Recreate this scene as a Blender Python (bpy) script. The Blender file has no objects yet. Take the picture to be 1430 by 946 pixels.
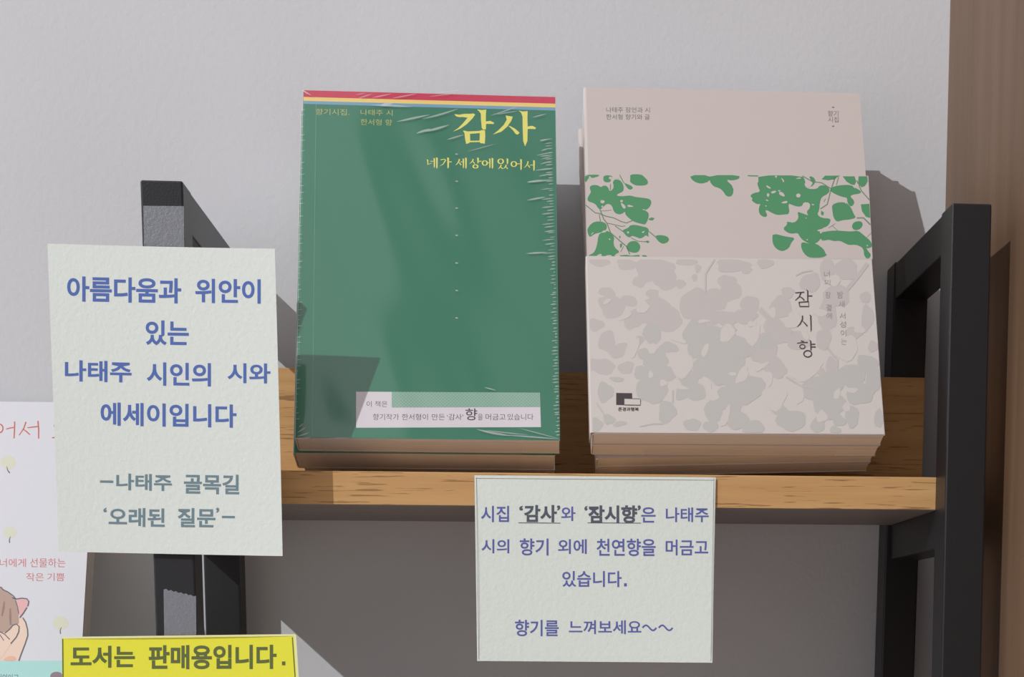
import bpy, bmesh, math, random
from mathutils import Vector, Matrix
from mathutils.geometry import tessellate_polygon
random.seed(7)
S = bpy.context.scene
COL = S.collection

# ------------------------------------------------------------------ camera
F = 2200.0                       # focal length for a 1430 px wide frame
PPX, PPY = 900.17, 1167.66       # the photograph is a crop, so the lens axis lies low
CP = Vector((0.20336, -0.94689, 0.00545))
_rx, _ry, _rz = -0.11947, -0.00235, -0.07667
RM = (Matrix.Rotation(_rz, 3, 'Z') @ Matrix.Rotation(_rx, 3, 'X') @ Matrix.Rotation(_ry, 3, 'Y'))
cam_d = bpy.data.cameras.new('camera'); cam = bpy.data.objects.new('camera', cam_d); COL.objects.link(cam)
cx, cy_, cz = RM.col[0], RM.col[1], RM.col[2]
m = Matrix((cx, cz, -cy_)).transposed().to_4x4(); m.translation = CP
cam.matrix_world = m
cam_d.sensor_fit = 'HORIZONTAL'; cam_d.sensor_width = 36.0; cam_d.lens = F / 1430 * 36
cam_d.shift_x = (715 - PPX) / 1430; cam_d.shift_y = (PPY - 473) / 1430
cam_d.clip_start = 0.01
S.camera = cam

# ------------------------------------------------------------------ light
S.view_settings.view_transform = 'Standard'; S.view_settings.look = 'None'
S.view_settings.exposure = 0.0; S.view_settings.gamma = 1.0
S.view_settings.use_curve_mapping = False
SUN_DIR = Vector((1.01, 1.0, -0.94)).normalized()
sd = bpy.data.lights.new('sun', 'SUN'); sd.energy = 2.0; sd.angle = math.radians(0.5); sd.color = (0.985, 0.99, 1.0)
so = bpy.data.objects.new('sun', sd); COL.objects.link(so); so.location = (-1, -1, 1.2)
so.rotation_euler = SUN_DIR.to_track_quat('-Z', 'Y').to_euler()
W = bpy.data.worlds.new('World'); S.world = W; W.use_nodes = True
wt = W.node_tree; bg = wt.nodes['Background']
# the room as the books see it: dim straight ahead, pale ceiling, warm below; a bright strip and a dark band are added to reflect in the green cover
def wn(op, a, b=None, clamp=False):
    x = wt.nodes.new('ShaderNodeMath'); x.operation = op; x.use_clamp = clamp
    for i, v in enumerate((a, b)):
        if v is None: continue
        if isinstance(v, (int, float)): x.inputs[i].default_value = v
        else: wt.links.new(v, x.inputs[i])
    return x.outputs[0]
def wstep(v, a, b):                # smooth 0..1 ramp from a to b
    x = wt.nodes.new('ShaderNodeMapRange'); x.interpolation_type = 'SMOOTHSTEP'
    wt.links.new(v, x.inputs['Value']); x.inputs['From Min'].default_value = a; x.inputs['From Max'].default_value = b
    return x.outputs[0]
def wmix(f, a, b):
    x = wt.nodes.new('ShaderNodeMix'); x.data_type = 'RGBA'; wt.links.new(f, x.inputs[0])
    for i, v in ((6, a), (7, b)):
        if isinstance(v, tuple): x.inputs[i].default_value = v
        else: wt.links.new(v, x.inputs[i])
    return x.outputs[2]
wtc = wt.nodes.new('ShaderNodeTexCoord'); wsp = wt.nodes.new('ShaderNodeSeparateXYZ'); wt.links.new(wtc.outputs['Generated'], wsp.inputs[0])
wx, wy, wz = wsp.outputs
c_ = wmix(wstep(wz, -0.25, 0.05), (0.95, 0.84, 0.83, 1), (0.16, 0.155, 0.165, 1))
c_ = wmix(wstep(wz, 0.25, 0.75), c_, (0.58, 0.56, 0.58, 1))
side = wstep(wx, -0.55, -0.9); c_ = wmix(side, c_, (0.62, 0.64, 0.76, 1))
refl_strip = wn('MULTIPLY', wn('MULTIPLY', wstep(wx, -0.070, -0.088), wstep(wx, -0.30, -0.24)), wn('MULTIPLY', wstep(wz, 0.58, 0.66), wstep(wy, -0.2, -0.3)))  # added bright strip, aimed to reflect as a pale band on the cover
dk = wn('MULTIPLY', wn('MULTIPLY', wstep(wx, -0.085, -0.075), wstep(wx, 0.0, -0.05)), wn('MULTIPLY', wstep(wz, 0.5, 0.6), wstep(wy, -0.2, -0.3)))
c_ = wmix(dk, c_, (0.26, 0.26, 0.28, 1))
c_ = wmix(refl_strip, c_, (0.98, 0.98, 1.0, 1))
wt.links.new(c_, bg.inputs[0]); bg.inputs[1].default_value = 1.0


def ray(px, py):
    return RM @ Vector(((px - PPX) / F, 1.0, -(py - PPY) / F))
def U(px, py, y):
    d = ray(px, py); return CP + d * ((y - CP.y) / d.y)
def UP(px, py, P0, n):
    d = ray(px, py); return CP + d * ((P0 - CP).dot(n) / d.dot(n))

# ------------------------------------------------------------------ materials
def lin(c):
    c /= 255.0
    return c / 12.92 if c <= 0.04045 else ((c + 0.055) / 1.055) ** 2.4
def C(r, g, b, k=1.0):
    return tuple(min(0.92, lin(v) / k) for v in (r, g, b)) + (1,)
def mat(name, col, rough=0.6, spec=0.3, metal=0.0):
    M = bpy.data.materials.new(name); M.use_nodes = True
    b = M.node_tree.nodes['Principled BSDF']
    b.inputs['Base Color'].default_value = col; b.inputs['Roughness'].default_value = rough
    b.inputs['Specular IOR Level'].default_value = spec; b.inputs['Metallic'].default_value = metal
    return M
class NT:
    def __init__(s, M):
        s.t = M.node_tree; s.b = s.t.nodes['Principled BSDF']
    def n(s, typ, **kw):
        x = s.t.nodes.new(typ)
        for k, v in kw.items():
            if k[0] == '_': setattr(x, k[1:], v)
            else: x.inputs[k.replace('__', ' ')].default_value = v
        return x
    def l(s, a, b): s.t.links.new(a, b)
    def coords(s, scale):
        tc = s.n('ShaderNodeTexCoord'); mp = s.n('ShaderNodeMapping'); mp.inputs['Scale'].default_value = scale
        s.l(tc.outputs['Object'], mp.inputs['Vector']); return mp.outputs['Vector']
    def noise(s, scale3, sc=1.0, det=3.0, rough=0.5):
        x = s.n('ShaderNodeTexNoise'); x.inputs['Scale'].default_value = sc
        x.inputs['Detail'].default_value = det; x.inputs['Roughness'].default_value = rough
        s.l(s.coords(scale3), x.inputs['Vector']); return x.outputs['Fac']
    def ramp(s, fac, stops):
        r = s.n('ShaderNodeValToRGB'); e = r.color_ramp.elements
        while len(e) < len(stops): e.new(0.5)
        for q, (p, c) in zip(e, stops): q.position = p; q.color = c
        s.l(fac, r.inputs['Fac']); return r.outputs['Color']
    def mix(s, fac, a, b, mode='MIX'):
        x = s.n('ShaderNodeMix'); x.data_type = 'RGBA'; x.blend_type = mode
        for sock, v in ((x.inputs['Factor'], fac), (x.inputs['A'], a), (x.inputs['B'], b)) if False else ():
            pass
        for i, v in ((0, fac), (6, a), (7, b)):
            if isinstance(v, (int, float, tuple)): x.inputs[i].default_value = v
            else: s.l(v, x.inputs[i])
        return x.outputs[2]
    def bump(s, h, strength=0.2, dist=0.001):
        b = s.n('ShaderNodeBump', Strength=strength, Distance=dist); s.l(h, b.inputs['Height'])
        s.l(b.outputs['Normal'], s.b.inputs['Normal'])
G = lambda v: (v, v, v, 1)

M_wall = mat('plaster', C(214, 214, 218), 0.9, 0.15)
t = NT(M_wall)
t.l(t.ramp(t.noise((1, 1, 1), 5, 2), [(0.3, (0.645, 0.655, 0.675, 1)), (0.7, (0.685, 0.695, 0.715, 1))]), t.b.inputs['Base Color'])
t.bump(t.noise((1, 1, 1), 260, 3, 0.6), 0.35, 0.0006)

def wood(name, base, dark, pores=0.55, scale=1.0, axis=0, rough=0.5):
    M = mat(name, base, rough, 0.3); t = NT(M)
    def sc(a, b):
        v = [b * scale] * 3; v[axis] = a * scale; return tuple(v)
    grain = t.noise(sc(6, 150), 1.0, 6, 0.6)
    c1 = t.ramp(grain, [(0.3, dark), (0.6, base)])
    big = t.noise(sc(14, 110), 1.0, 2, 0.5)
    pore = t.noise(sc(46, 1150), 1.0, 2, 0.45)
    ad = t.n('ShaderNodeMath', _operation='MULTIPLY_ADD'); t.l(big, ad.inputs[0]); ad.inputs[1].default_value = 0.35; t.l(pore, ad.inputs[2])
    pf = t.ramp(ad.outputs[0], [(pores, G(0)), (pores + 0.045, G(1))])
    c2 = t.mix(pf, c1, tuple(v * 0.62 for v in dark[:3]) + (1,))
    t.l(c2, t.b.inputs['Base Color'])
    t.bump(pore, 0.15, 0.0004)
    return M
M_oak = wood('oak_veneer', (0.65, 0.39, 0.165, 1), (0.55, 0.31, 0.125, 1), 0.785)
M_panel = wood('walnut_panel', (0.205, 0.124, 0.074, 1), (0.15, 0.087, 0.05, 1), 0.95, 0.35, axis=2, rough=0.45)
M_counter = wood('counter_bounce_wood', (0.66, 0.58, 0.54, 1), (0.60, 0.52, 0.48, 1), 0.85)  # paled so that it bounces light under the shelf

M_metal = mat('black_powder_coat', (0.012, 0.012, 0.0145, 1), 0.40, 0.6)
t = NT(M_metal); t.bump(t.noise((1, 1, 1), 900, 2, 0.6), 0.3, 0.0003)

def paper(name, col, bump=0.25, rough=0.85):
    M = mat(name, col, rough, 0.1); t = NT(M)
    t.bump(t.noise((1, 1, 1), 420, 3, 0.6), bump, 0.0006); return M
KS, KC = 0.76, 0.93
M_sign = paper('white_sign_paper', C(204, 211, 205, KS), 0.4)
M_yellow = paper('yellow_sign_paper', C(232, 216, 70, KS), 0.1)
M_yedge = paper('yellow_paper_border', C(240, 226, 170, KS), 0.1)
M_ink_blue = mat('blue_ink', C(84, 106, 166, KS), 0.8, 0.1)
M_ink_teal = mat('grey_teal_ink', C(108, 128, 136, KS), 0.8, 0.1)
M_ink_olive = mat('olive_ink', C(96, 106, 66, KS), 0.8, 0.1)
M_ink_violet = mat('violet_blue_ink', C(92, 98, 156, KS), 0.8, 0.1)
M_ink_dark = mat('dark_slate_ink', C(84, 90, 100, KS), 0.8, 0.1)
M_green = mat('green_cover', C(56, 124, 97, KC), 0.25, 0.5)
M_red = mat('red_print', C(200, 62, 88, KC), 0.4, 0.3)
M_yel = mat('yellow_print', C(238, 208, 122, KC), 0.4, 0.3)
M_blu = mat('blue_print', C(122, 166, 190, KC), 0.4, 0.3)
M_title = mat('title_yellow_print', C(232, 226, 120, KC), 0.5, 0.2)
M_smallyel = mat('dim_yellow_print', C(176, 184, 116, KC), 0.5, 0.2)
M_label = mat('label_white_print', C(222, 216, 222, KC), 0.6, 0.2)
M_mint = mat('mint_pattern_print', C(140, 178, 160, KC), 0.6, 0.2)
t = NT(M_mint)
ck = t.n('ShaderNodeTexChecker'); ck.inputs['Scale'].default_value = 1.0
t.l(t.coords((1150, 1150, 1)), ck.inputs['Vector'])
ck.inputs['Color1'].default_value = C(136, 174, 156, KC); ck.inputs['Color2'].default_value = C(152, 187, 169, KC)
t.l(ck.outputs['Color'], t.b.inputs['Base Color'])
M_black = mat('black_print', C(78, 72, 74, KC), 0.6, 0.2)
M_grey = mat('grey_print', C(128, 124, 118, KC), 0.6, 0.2)
M_grey2 = mat('pale_grey_print', C(160, 158, 154, KC), 0.6, 0.2)
M_ivory = mat('ivory_cover', C(200, 190, 185, KC), 0.5, 0.3)
M_band = mat('ivory_band_paper', C(207, 200, 194, KC), 0.5, 0.3)
M_leaf = mat('green_leaf_print', C(84, 146, 104, KC), 0.5, 0.3)
M_stem = mat('dull_stem_print', C(120, 140, 116, KC), 0.5, 0.3)
M_gleaf = mat('pale_grey_leaf_print', C(194, 188, 184, KC), 0.5, 0.3)
M_gleaf2 = mat('grey_leaf_print', C(190, 187, 183, KC), 0.5, 0.3)
M_cover3 = paper('white_book_cover', C(221, 222, 227, KC), 0.15, 0.5)
M_rednote = mat('red_brown_print', C(206, 112, 98, KC), 0.6, 0.2)
M_pinktext = mat('pink_red_print', C(208, 122, 124, KC), 0.6, 0.2)
M_tree = mat('pale_tree_print', C(219, 221, 200, KC), 0.6, 0.2)
M_line = mat('outline_print', C(112, 112, 118, KC), 0.6, 0.2)
M_fur = mat('brown_fur_print', C(188, 162, 148, KC), 0.6, 0.2)
M_furdark = mat('dark_fur_print', C(160, 134, 128, KC), 0.6, 0.2)
M_pink = mat('pink_print', C(232, 184, 184, KC), 0.6, 0.2)
M_peach = mat('peach_print', C(238, 212, 194, KC), 0.6, 0.2)
M_blush = mat('blush_print', C(240, 186, 164, KC), 0.6, 0.2)
M_teal = mat('teal_print', C(178, 224, 220, KC), 0.6, 0.2)
M_mauve = mat('mauve_print', C(150, 130, 140, KC), 0.6, 0.2)

def pages(name, a, b):
    M = mat(name, a, 0.85, 0.1); t = NT(M)
    f = t.noise((3, 3, 2600), 1.0, 3, 0.7)
    t.l(t.ramp(f, [(0.35, b), (0.65, a)]), t.b.inputs['Base Color'])
    t.bump(f, 0.3, 0.0004); return M
M_pages = pages('page_edges', (0.86, 0.82, 0.80, 1), (0.68, 0.63, 0.60, 1))

def film(name, white, gloss, rough, col=(0.9, 0.9, 0.92, 1), bump=0.0):
    M = bpy.data.materials.new(name); M.use_nodes = True; nt = M.node_tree; nt.nodes.clear()
    out = nt.nodes.new('ShaderNodeOutputMaterial')
    tr = nt.nodes.new('ShaderNodeBsdfTransparent'); df = nt.nodes.new('ShaderNodeBsdfDiffuse'); df.inputs[0].default_value = col
    gl = nt.nodes.new('ShaderNodeBsdfGlossy'); gl.inputs['Roughness'].default_value = rough
    m1 = nt.nodes.new('ShaderNodeMixShader'); m2 = nt.nodes.new('ShaderNodeMixShader')
    m1.inputs[0].default_value = white; m2.inputs[0].default_value = gloss
    L = nt.links.new
    L(tr.outputs[0], m1.inputs[1]); L(df.outputs[0], m1.inputs[2]); L(m1.outputs[0], m2.inputs[1]); L(gl.outputs[0], m2.inputs[2]); L(m2.outputs[0], out.inputs[0])
    if bump:
        tc = nt.nodes.new('ShaderNodeTexCoord'); nz = nt.nodes.new('ShaderNodeTexNoise'); nz.inputs['Scale'].default_value = 700
        bp = nt.nodes.new('ShaderNodeBump'); bp.inputs['Strength'].default_value = bump; bp.inputs['Distance'].default_value = 0.0005
        L(tc.outputs['Object'], nz.inputs['Vector']); L(nz.outputs['Fac'], bp.inputs['Height']); L(bp.outputs[0], gl.inputs['Normal']); L(bp.outputs[0], df.inputs['Normal'])
    return M
M_film = film('clear_film', 0.0, 0.06, 0.06)
M_crease_glint = film('crease_glint_film', 0.36, 0.06, 0.3)  # milky white stands in for glints on the wrinkled film
M_flap = film('folded_film', 0.10, 0.03, 0.25)
M_tape = film('matte_tape', 0.20, 0.04, 0.4, (0.62, 0.66, 0.74, 1), 0.6)

# ------------------------------------------------------------------ builders
def link(name, me, parent=None):
    o = bpy.data.objects.new(name, me); COL.objects.link(o)
    if parent is not None: o.parent = parent
    return o
def wm(o):                         # world matrix from the parent chain (nothing is evaluated yet)
    M_ = o.matrix_basis.copy()
    while o.parent is not None:
        o = o.parent; M_ = o.matrix_basis @ M_
    return M_
def tag(o, label=None, cat=None, group=None, kind=None):
    if label: o['label'] = label
    if cat: o['category'] = cat
    if group: o['group'] = group
    if kind: o['kind'] = kind
    return o
def empty(name, mw, label, cat, group=None):
    o = bpy.data.objects.new(name, None); COL.objects.link(o); o.empty_display_size = 0.02
    o.matrix_basis = mw; return tag(o, label, cat, group)
class MB:                          # gathers vertices and faces in world space
    def __init__(s): s.v = []; s.f = []; s.mi = []
    def add(s, vs, fs, mi=0):
        k = len(s.v); s.v += [Vector(p) for p in vs]
        for f in fs: s.f.append([i + k for i in f]); s.mi.append(mi)
    def box(s, a, b, mi=0):
        x0, y0, z0 = a; x1, y1, z1 = b
        s.add([(x0, y0, z0), (x1, y0, z0), (x1, y1, z0), (x0, y1, z0), (x0, y0, z1), (x1, y0, z1), (x1, y1, z1), (x0, y1, z1)],
              [(0, 3, 2, 1), (4, 5, 6, 7), (0, 1, 5, 4), (1, 2, 6, 5), (2, 3, 7, 6), (3, 0, 4, 7)], mi)
    def poly(s, pts, mi=0):        # flat (possibly concave) polygon, tessellated
        pts = [Vector(p) for p in pts]
        n = Vector((0, 0, 0))
        for i in range(len(pts)): n += pts[i].cross(pts[(i + 1) % len(pts)])
        tris = tessellate_polygon([pts])
        s.add(pts, [tuple(q) for q in tris], mi)
    def build(s, name, mats, parent=None, bevel=0, smooth=False, local=False, seg=2):
        me = bpy.data.meshes.new(name)
        inv = wm(parent).inverted() if (parent is not None and not local) else Matrix()
        me.from_pydata([inv @ p for p in s.v], [], s.f); me.update()
        for q in (mats if isinstance(mats, (list, tuple)) else [mats]): me.materials.append(q)
        for p, k in zip(me.polygons, s.mi): p.material_index = k; p.use_smooth = smooth
        o = link(name, me, parent)
        if bevel:
            b = o.modifiers.new('bevel', 'BEVEL'); b.width = bevel; b.segments = seg; b.limit_method = 'ANGLE'
        return o
def facing(o, toward=None):
    # turn every face of a print towards the camera side
    me = o.data; bm = bmesh.new(); bm.from_mesh(me); inv = wm(o).inverted()
    c = inv @ CP
    for f in bm.faces:
        if f.normal.dot(c - f.calc_center_median()) < 0: f.normal_flip()
    bm.to_mesh(me); bm.free(); return o

_txt_cache = {}
def text_mesh(body, bold):
    key = (body, bold)
    if key in _txt_cache: return _txt_cache[key]
    cu = bpy.data.curves.new('t', 'FONT'); cu.body = body; cu.offset = bold; cu.resolution_u = 4
    o = bpy.data.objects.new('t', cu); COL.objects.link(o)
    dg = bpy.context.evaluated_depsgraph_get(); dg.update()
    me = bpy.data.meshes.new_from_object(o.evaluated_get(dg))
    vs = [(v.co.x, v.co.y) for v in me.vertices]; fs = [tuple(p.vertices) for p in me.polygons]
    bpy.data.objects.remove(o); bpy.data.curves.remove(cu); bpy.data.meshes.remove(me)
    _txt_cache[key] = (vs, fs); return vs, fs
def text(mb, surf, body, xl, xr, yt, yb, slope=0.0, bold=0.02, mi=0, skew=0.0):
    vs, fs = text_mesh(body, bold)
    x0 = min(v[0] for v in vs); x1 = max(v[0] for v in vs); y0 = min(v[1] for v in vs); y1 = max(v[1] for v in vs)
    out = []
    for x, y in vs:
        u = (x - x0) / (x1 - x0); w = (y - y0) / (y1 - y0)
        px = xl + u * (xr - xl) + (1 - w) * (yb - yt) * skew; py = yb + w * (yt - yb) + slope * (px - xl)
        out.append(surf(px, py))
    mb.add(out, fs, mi)
def stroke(mb, surf, pts, widths, mi=0, k=1.0, o=(0, 0), close=False):
    """brush stroke: polyline in picture-crop coordinates (scale k, origin o) with a width at every point"""
    if isinstance(widths, (int, float)): widths = [widths] * len(pts)
    L = []; R_ = []; n = len(pts)
    for i in range(n):
        a = Vector(pts[i - 1] if (i > 0 or close) else pts[i]); b = Vector(pts[(i + 1) % n] if (i < n - 1 or close) else pts[i])
        d = (b - a); d = d.normalized() if d.length > 1e-9 else Vector((1, 0)); nn = Vector((-d.y, d.x)) * widths[i] / 2
        p = Vector(pts[i]); L.append(p + nn); R_.append(p - nn)
    P = [surf(o[0] + q.x / k, o[1] + q.y / k) for q in L + R_]
    fs = [(i, i + 1, n + i + 1, n + i) for i in range(n - 1)]
    if close: fs.append((n - 1, 0, n, 2 * n - 1))
    mb.add(P, fs, mi)
def ring(cx, cy, rx, ry, n=20, a0=0.0, a1=2 * math.pi, rot=0.0):
    out = []
    for i in range(n):
        a = a0 + (a1 - a0) * i / (n if abs(a1 - a0 - 2 * math.pi) < 1e-6 else n - 1)
        x = rx * math.cos(a); y = ry * math.sin(a)
        out.append((cx + x * math.cos(rot) - y * math.sin(rot), cy + x * math.sin(rot) + y * math.cos(rot)))
    return out
def shape(mb, surf, pts, mi=0, k=1.0, o=(0, 0)):
    mb.poly([surf(o[0] + x / k, o[1] + y / k) for x, y in pts], mi)
def smooth_pts(pts, it=1):
    for _ in range(it):
        q = []
        for i in range(len(pts)):
            a = Vector(pts[i]); b = Vector(pts[(i + 1) % len(pts)])
            q += [tuple(a * 0.75 + b * 0.25), tuple(a * 0.25 + b * 0.75)]
        pts = q
    return pts

# ------------------------------------------------------------------ setting
D = 0.1447; H = 0.22615; PW = 0.02; XL, XR = 0.042, 0.4185; ZS, ZR = 0.0933, 0.0766; ZC = -0.075
XP = 0.4525
mb = MB(); mb.box((-1.2, 0, -0.9), (XP + 0.02, 0.05, 1.4)); tag(mb.build('wall_back', M_wall), 'white plastered wall behind the shelf', kind='structure')
mb = MB(); mb.box((XP, -0.55, -0.9), (XP + 0.03, 0.0, 1.4)); tag(mb.build('wall_right', M_panel), 'brown wooden side panel right of the shelf', kind='structure')
mb = MB(); mb.box((-1.2, -0.62, ZC - 0.03), (XP, 0.0, ZC)); tag(mb.build('unseen_counter', M_counter), 'unseen wooden counter below the shelf, added as support and widened for bounce light', kind='structure')  # unseen counter, added as support and widened for bounce light

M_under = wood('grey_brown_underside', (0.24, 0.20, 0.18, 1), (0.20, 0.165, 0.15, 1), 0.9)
# ------------------------------------------------------------------ the shelf unit
unit = empty('shelf_unit', Matrix.Translation((XL, -D, ZC)), 'black metal framed two-tier shelf with an oak board against the white wall', 'shelf')
def hull(name, m, top, bot, ztop, zbot, parent, bev=0.0009):
    """square tube post; top and bottom are (x0, x1, y0, y1) so that a post may stand a touch out of plumb"""
    mb = MB()
    (a0, a1, b0, b1), (c0, c1, d0, d1) = top, bot
    mb.add([(c0, d0, zbot), (c1, d0, zbot), (c1, d1, zbot), (c0, d1, zbot), (a0, b0, ztop), (a1, b0, ztop), (a1, b1, ztop), (a0, b1, ztop)],
           [(0, 3, 2, 1), (4, 5, 6, 7), (0, 1, 5, 4), (1, 2, 6, 5), (2, 3, 7, 6), (3, 0, 4, 7)])
    return mb.build(name, m, parent, bevel=bev)
hull('post', M_metal, (XL - PW, XL, -D, -D + PW), (XL - PW, XL, -D, -D + PW), H + 0.0008, ZC, unit)
hull('post', M_metal, (XL - PW, XL, -PW, -0.0006), (XL - PW, XL, -PW, -0.0006), H, ZC, unit)
hull('post', M_metal, (XR - 0.0008, XR + PW - 0.0004, -D, -D + PW), (XR - 0.0002, XR + PW + 0.001, -D, -D + PW), H - 0.0008, ZC, unit)
hull('post', M_metal, (XR, XR + PW, -PW, -0.0006), (XR - 0.004, XR + PW - 0.004, -PW, -0.0006), H, ZC, unit)
for x in (XL - PW, XR):
    for zt in ((H + 0.0007 if x < XL else H - 0.0009), ZR):
        mb = MB(); mb.box((x + 0.0004, -D + PW * 0.9, zt - PW), (x + PW - 0.0004, -PW * 0.9, zt)); mb.build('rail', M_metal, unit, bevel=0.0007)
SF = -D + 0.0195
YB = -PW - 0.0008; YN = -D + PW + 0.0006
out = [(XL, SF), (XR, SF), (XR, YN), (XR + 0.009, YN), (XR + 0.009, YB), (XL - 0.009, YB), (XL - 0.009, YN), (XL, YN)]
mb = MB(); n = len(out)
mb.add([(x, y, ZR) for x, y in out] + [(x, y, ZS) for x, y in out],
       [tuple(range(n - 1, -1, -1)), tuple(range(n, 2 * n))] + [(i, (i + 1) % n, n + (i + 1) % n, n + i) for i in range(n)])
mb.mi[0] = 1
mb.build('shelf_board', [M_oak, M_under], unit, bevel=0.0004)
mb = MB(); mb.box((XL - PW, -0.030, ZS), (XR + 0.0165, -PW - 0.0002, 0.1597)); mb.build('back_board', M_oak, unit, bevel=0.0005)

# ------------------------------------------------------------------ books
class Frame:
    """a leaning cover plane found from its four corners"""
    def __init__(s, TL, TR, BL, BR, yb, dy):
        bl, br, tl, tr = U(*BL, yb), U(*BR, yb), U(*TL, yb + dy), U(*TR, yb + dy)
        s.X = (br - bl).normalized(); Y = (tl - bl + tr - br) / 2; s.Y = (Y - s.X * s.X.dot(Y)).normalized(); s.N = s.X.cross(s.Y)
        s.o = bl; s.W = (br - bl).length; s.H = ((tl - bl).length + (tr - br).length) / 2
        s.nf = s.N
    def mat(s, u=0, v=0, w=0, rot=0.0):
        r = Matrix.Rotation(rot, 3, 'Z')
        m3 = Matrix((s.X, s.Y, s.N)).transposed() @ r
        m4 = m3.to_4x4(); m4.translation = s.o + s.X * u + s.Y * v + s.N * w; return m4
    def surf(s, off):
        P0 = s.o + s.N * off
        return lambda px, py: UP(px, py, P0, s.N)
CT = 0.0006
M_back = mat('plain_cover_stock', (0.72, 0.69, 0.66, 1), 0.6, 0.2)
def paperback(name, mw, Wd, Ht, T, mcover, label, cat, group=None, mpages=None):
    """cover is one folded sheet (front, spine, back); the pages are a block inside it"""
    e = empty(name, mw, label, cat, group)
    mb = MB(); r = min(0.0016, T * 0.2); n = 5
    outer = [(Wd, 0.0)]
    for i in range(n + 1):
        a = math.pi / 2 * i / n; outer.append((r - r * math.sin(a), -r + r * math.cos(a)))
    for i in range(n + 1):
        a = math.pi / 2 * i / n; outer.append((r - r * math.cos(a), -T + r - r * math.sin(a)))
    outer.append((Wd, -T))
    inner = []
    for x, z in outer:
        inner.append((x if x > r else x + CT * (1 - x / r) + 0, z - CT if z > -T / 2 else z + CT))
    m_ = len(outer); vs = []
    for y in (0.0, Ht):
        vs += [(x, y, z) for x, z in outer]; vs += [(x, y, z) for x, z in inner]
    fs = []
    for i in range(m_ - 1):
        fs.append((i, 2 * m_ + i, 2 * m_ + i + 1, i + 1)); fs.append((m_ + i, m_ + i + 1, 3 * m_ + i + 1, 3 * m_ + i))
        fs.append((i, i + 1, m_ + i + 1, m_ + i)); fs.append((2 * m_ + i, 3 * m_ + i, 3 * m_ + i + 1, 2 * m_ + i + 1))
    for i in (0, m_ - 1): fs.append((i, m_ + i, 3 * m_ + i, 2 * m_ + i))
    mb.add(vs, fs)
    mb.mi = [1] * len(fs)
    for i in range(4): mb.mi[4 * i] = 0                      # the printed front and its rounded edge
    c = mb.build('cover', [mcover, M_back], e, local=True)
    bm = bmesh.new(); bm.from_mesh(c.data); bmesh.ops.recalc_face_normals(bm, faces=bm.faces); bm.to_mesh(c.data); bm.free()
    mb = MB(); mb.box((CT * 1.4, 0.0004, -T + CT), (Wd - 0.0005, Ht - 0.0006, -CT)); mb.build('page_block', mpages or M_pages, e, local=True)
    return e

# ---- green poetry books
fg = Frame((419.5, 125.5), (772, 136), (411, 611.5), (782, 615.5), -0.1167, 0.0645)
GT = 0.0153
gb = paperback('poetry_book', fg.mat(), fg.W, fg.H, GT, M_green, 'green book in clear shrink wrap with yellow title, front of its stack', 'book', 'green poetry books on the shelf')
g2 = paperback('poetry_book', fg.mat(-0.0030, -0.0008, -GT - 0.0003), fg.W + 0.0010, fg.H, 0.0185, M_green, 'book directly behind the front green book, page edges showing below it', 'book', 'green poetry books on the shelf')
g3 = paperback('poetry_book', fg.mat(0.0002, 0.0, -GT - 0.0191), fg.W - 0.0025, fg.H - 0.014, 0.0164, M_green, 'rearmost green book of the stack, against the white wall', 'book', 'green poetry books on the shelf')

def pxband(mb, surf, xl0, xr0, yl, yr, hl, hr, mi):
    mb.add([surf(xl0, yl), surf(xr0, yr), surf(xr0, yr + hr), surf(xl0, yl + hl)], [(0, 1, 2, 3)], mi)
s1 = fg.surf(0.00006); s2 = fg.surf(0.00010)
mb = MB()
def vstrip(v0, v1, mi):           # stripe across the cover, v measured down from the top edge
    q = [fg.o + fg.X * a + fg.Y * (fg.H - b) + fg.N * 0.00004 for a, b in ((0.0006, v1), (fg.W, v1), (fg.W, v0), (0.0006, v0))]
    mb.add(q, [(0, 1, 2, 3)], mi)
vstrip(0.0, 0.0041, 0); vstrip(0.0041, 0.0064, 1); vstrip(0.0064, 0.0083, 2)
facing(mb.build('cover_stripes', [M_red, M_yel, M_blu], gb))
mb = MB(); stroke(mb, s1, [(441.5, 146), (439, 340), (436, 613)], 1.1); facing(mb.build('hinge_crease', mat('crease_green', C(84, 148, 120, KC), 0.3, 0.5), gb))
mb = MB(); k = 6.755; o = (590, 120)
for pts in ([(300, 266), (345, 272), (395, 264), (455, 264), (480, 260), (498, 270), (470, 310), (420, 360), (360, 402), (285, 434), (340, 395), (385, 350), (425, 300), (380, 294), (345, 295), (318, 288)],
            [(515, 222), (560, 228), (602, 224), (598, 270), (598, 336), (640, 330), (676, 348), (672, 360), (606, 358), (600, 362), (598, 410), (575, 414), (560, 400), (552, 320), (550, 262), (535, 242)],
            [(382, 424), (395, 422), (425, 430), (540, 425), (560, 416), (590, 420), (592, 470), (588, 546), (545, 540), (540, 530), (446, 532), (440, 540), (412, 548), (402, 500), (396, 445)]):
    shape(mb, s1, pts, 0, k, o)
for pts in ([(785, 278), (815, 285), (852, 290), (838, 330), (800, 385), (745, 432), (664, 460), (720, 415), (765, 370), (795, 320)],
            [(808, 376), (828, 380), (875, 405), (916, 442), (900, 460), (880, 455), (850, 415), (818, 384)],
            [(905, 232), (945, 242), (992, 238), (990, 300), (992, 385), (1020, 378), (1040, 378), (1072, 396), (1064, 408), (1000, 406), (992, 410), (990, 520), (968, 572), (950, 520), (945, 400), (944, 290), (930, 252)]):
    shape(mb, s1, pts, 0, k, o)
title = facing(mb.build('title_lettering', M_title, gb))
mb = MB(); shape(mb, s2, [(448, 452), (540, 446), (538, 516), (450, 518)], 0, k, o); facing(mb.build('letter_counter', M_green, gb))
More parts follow.
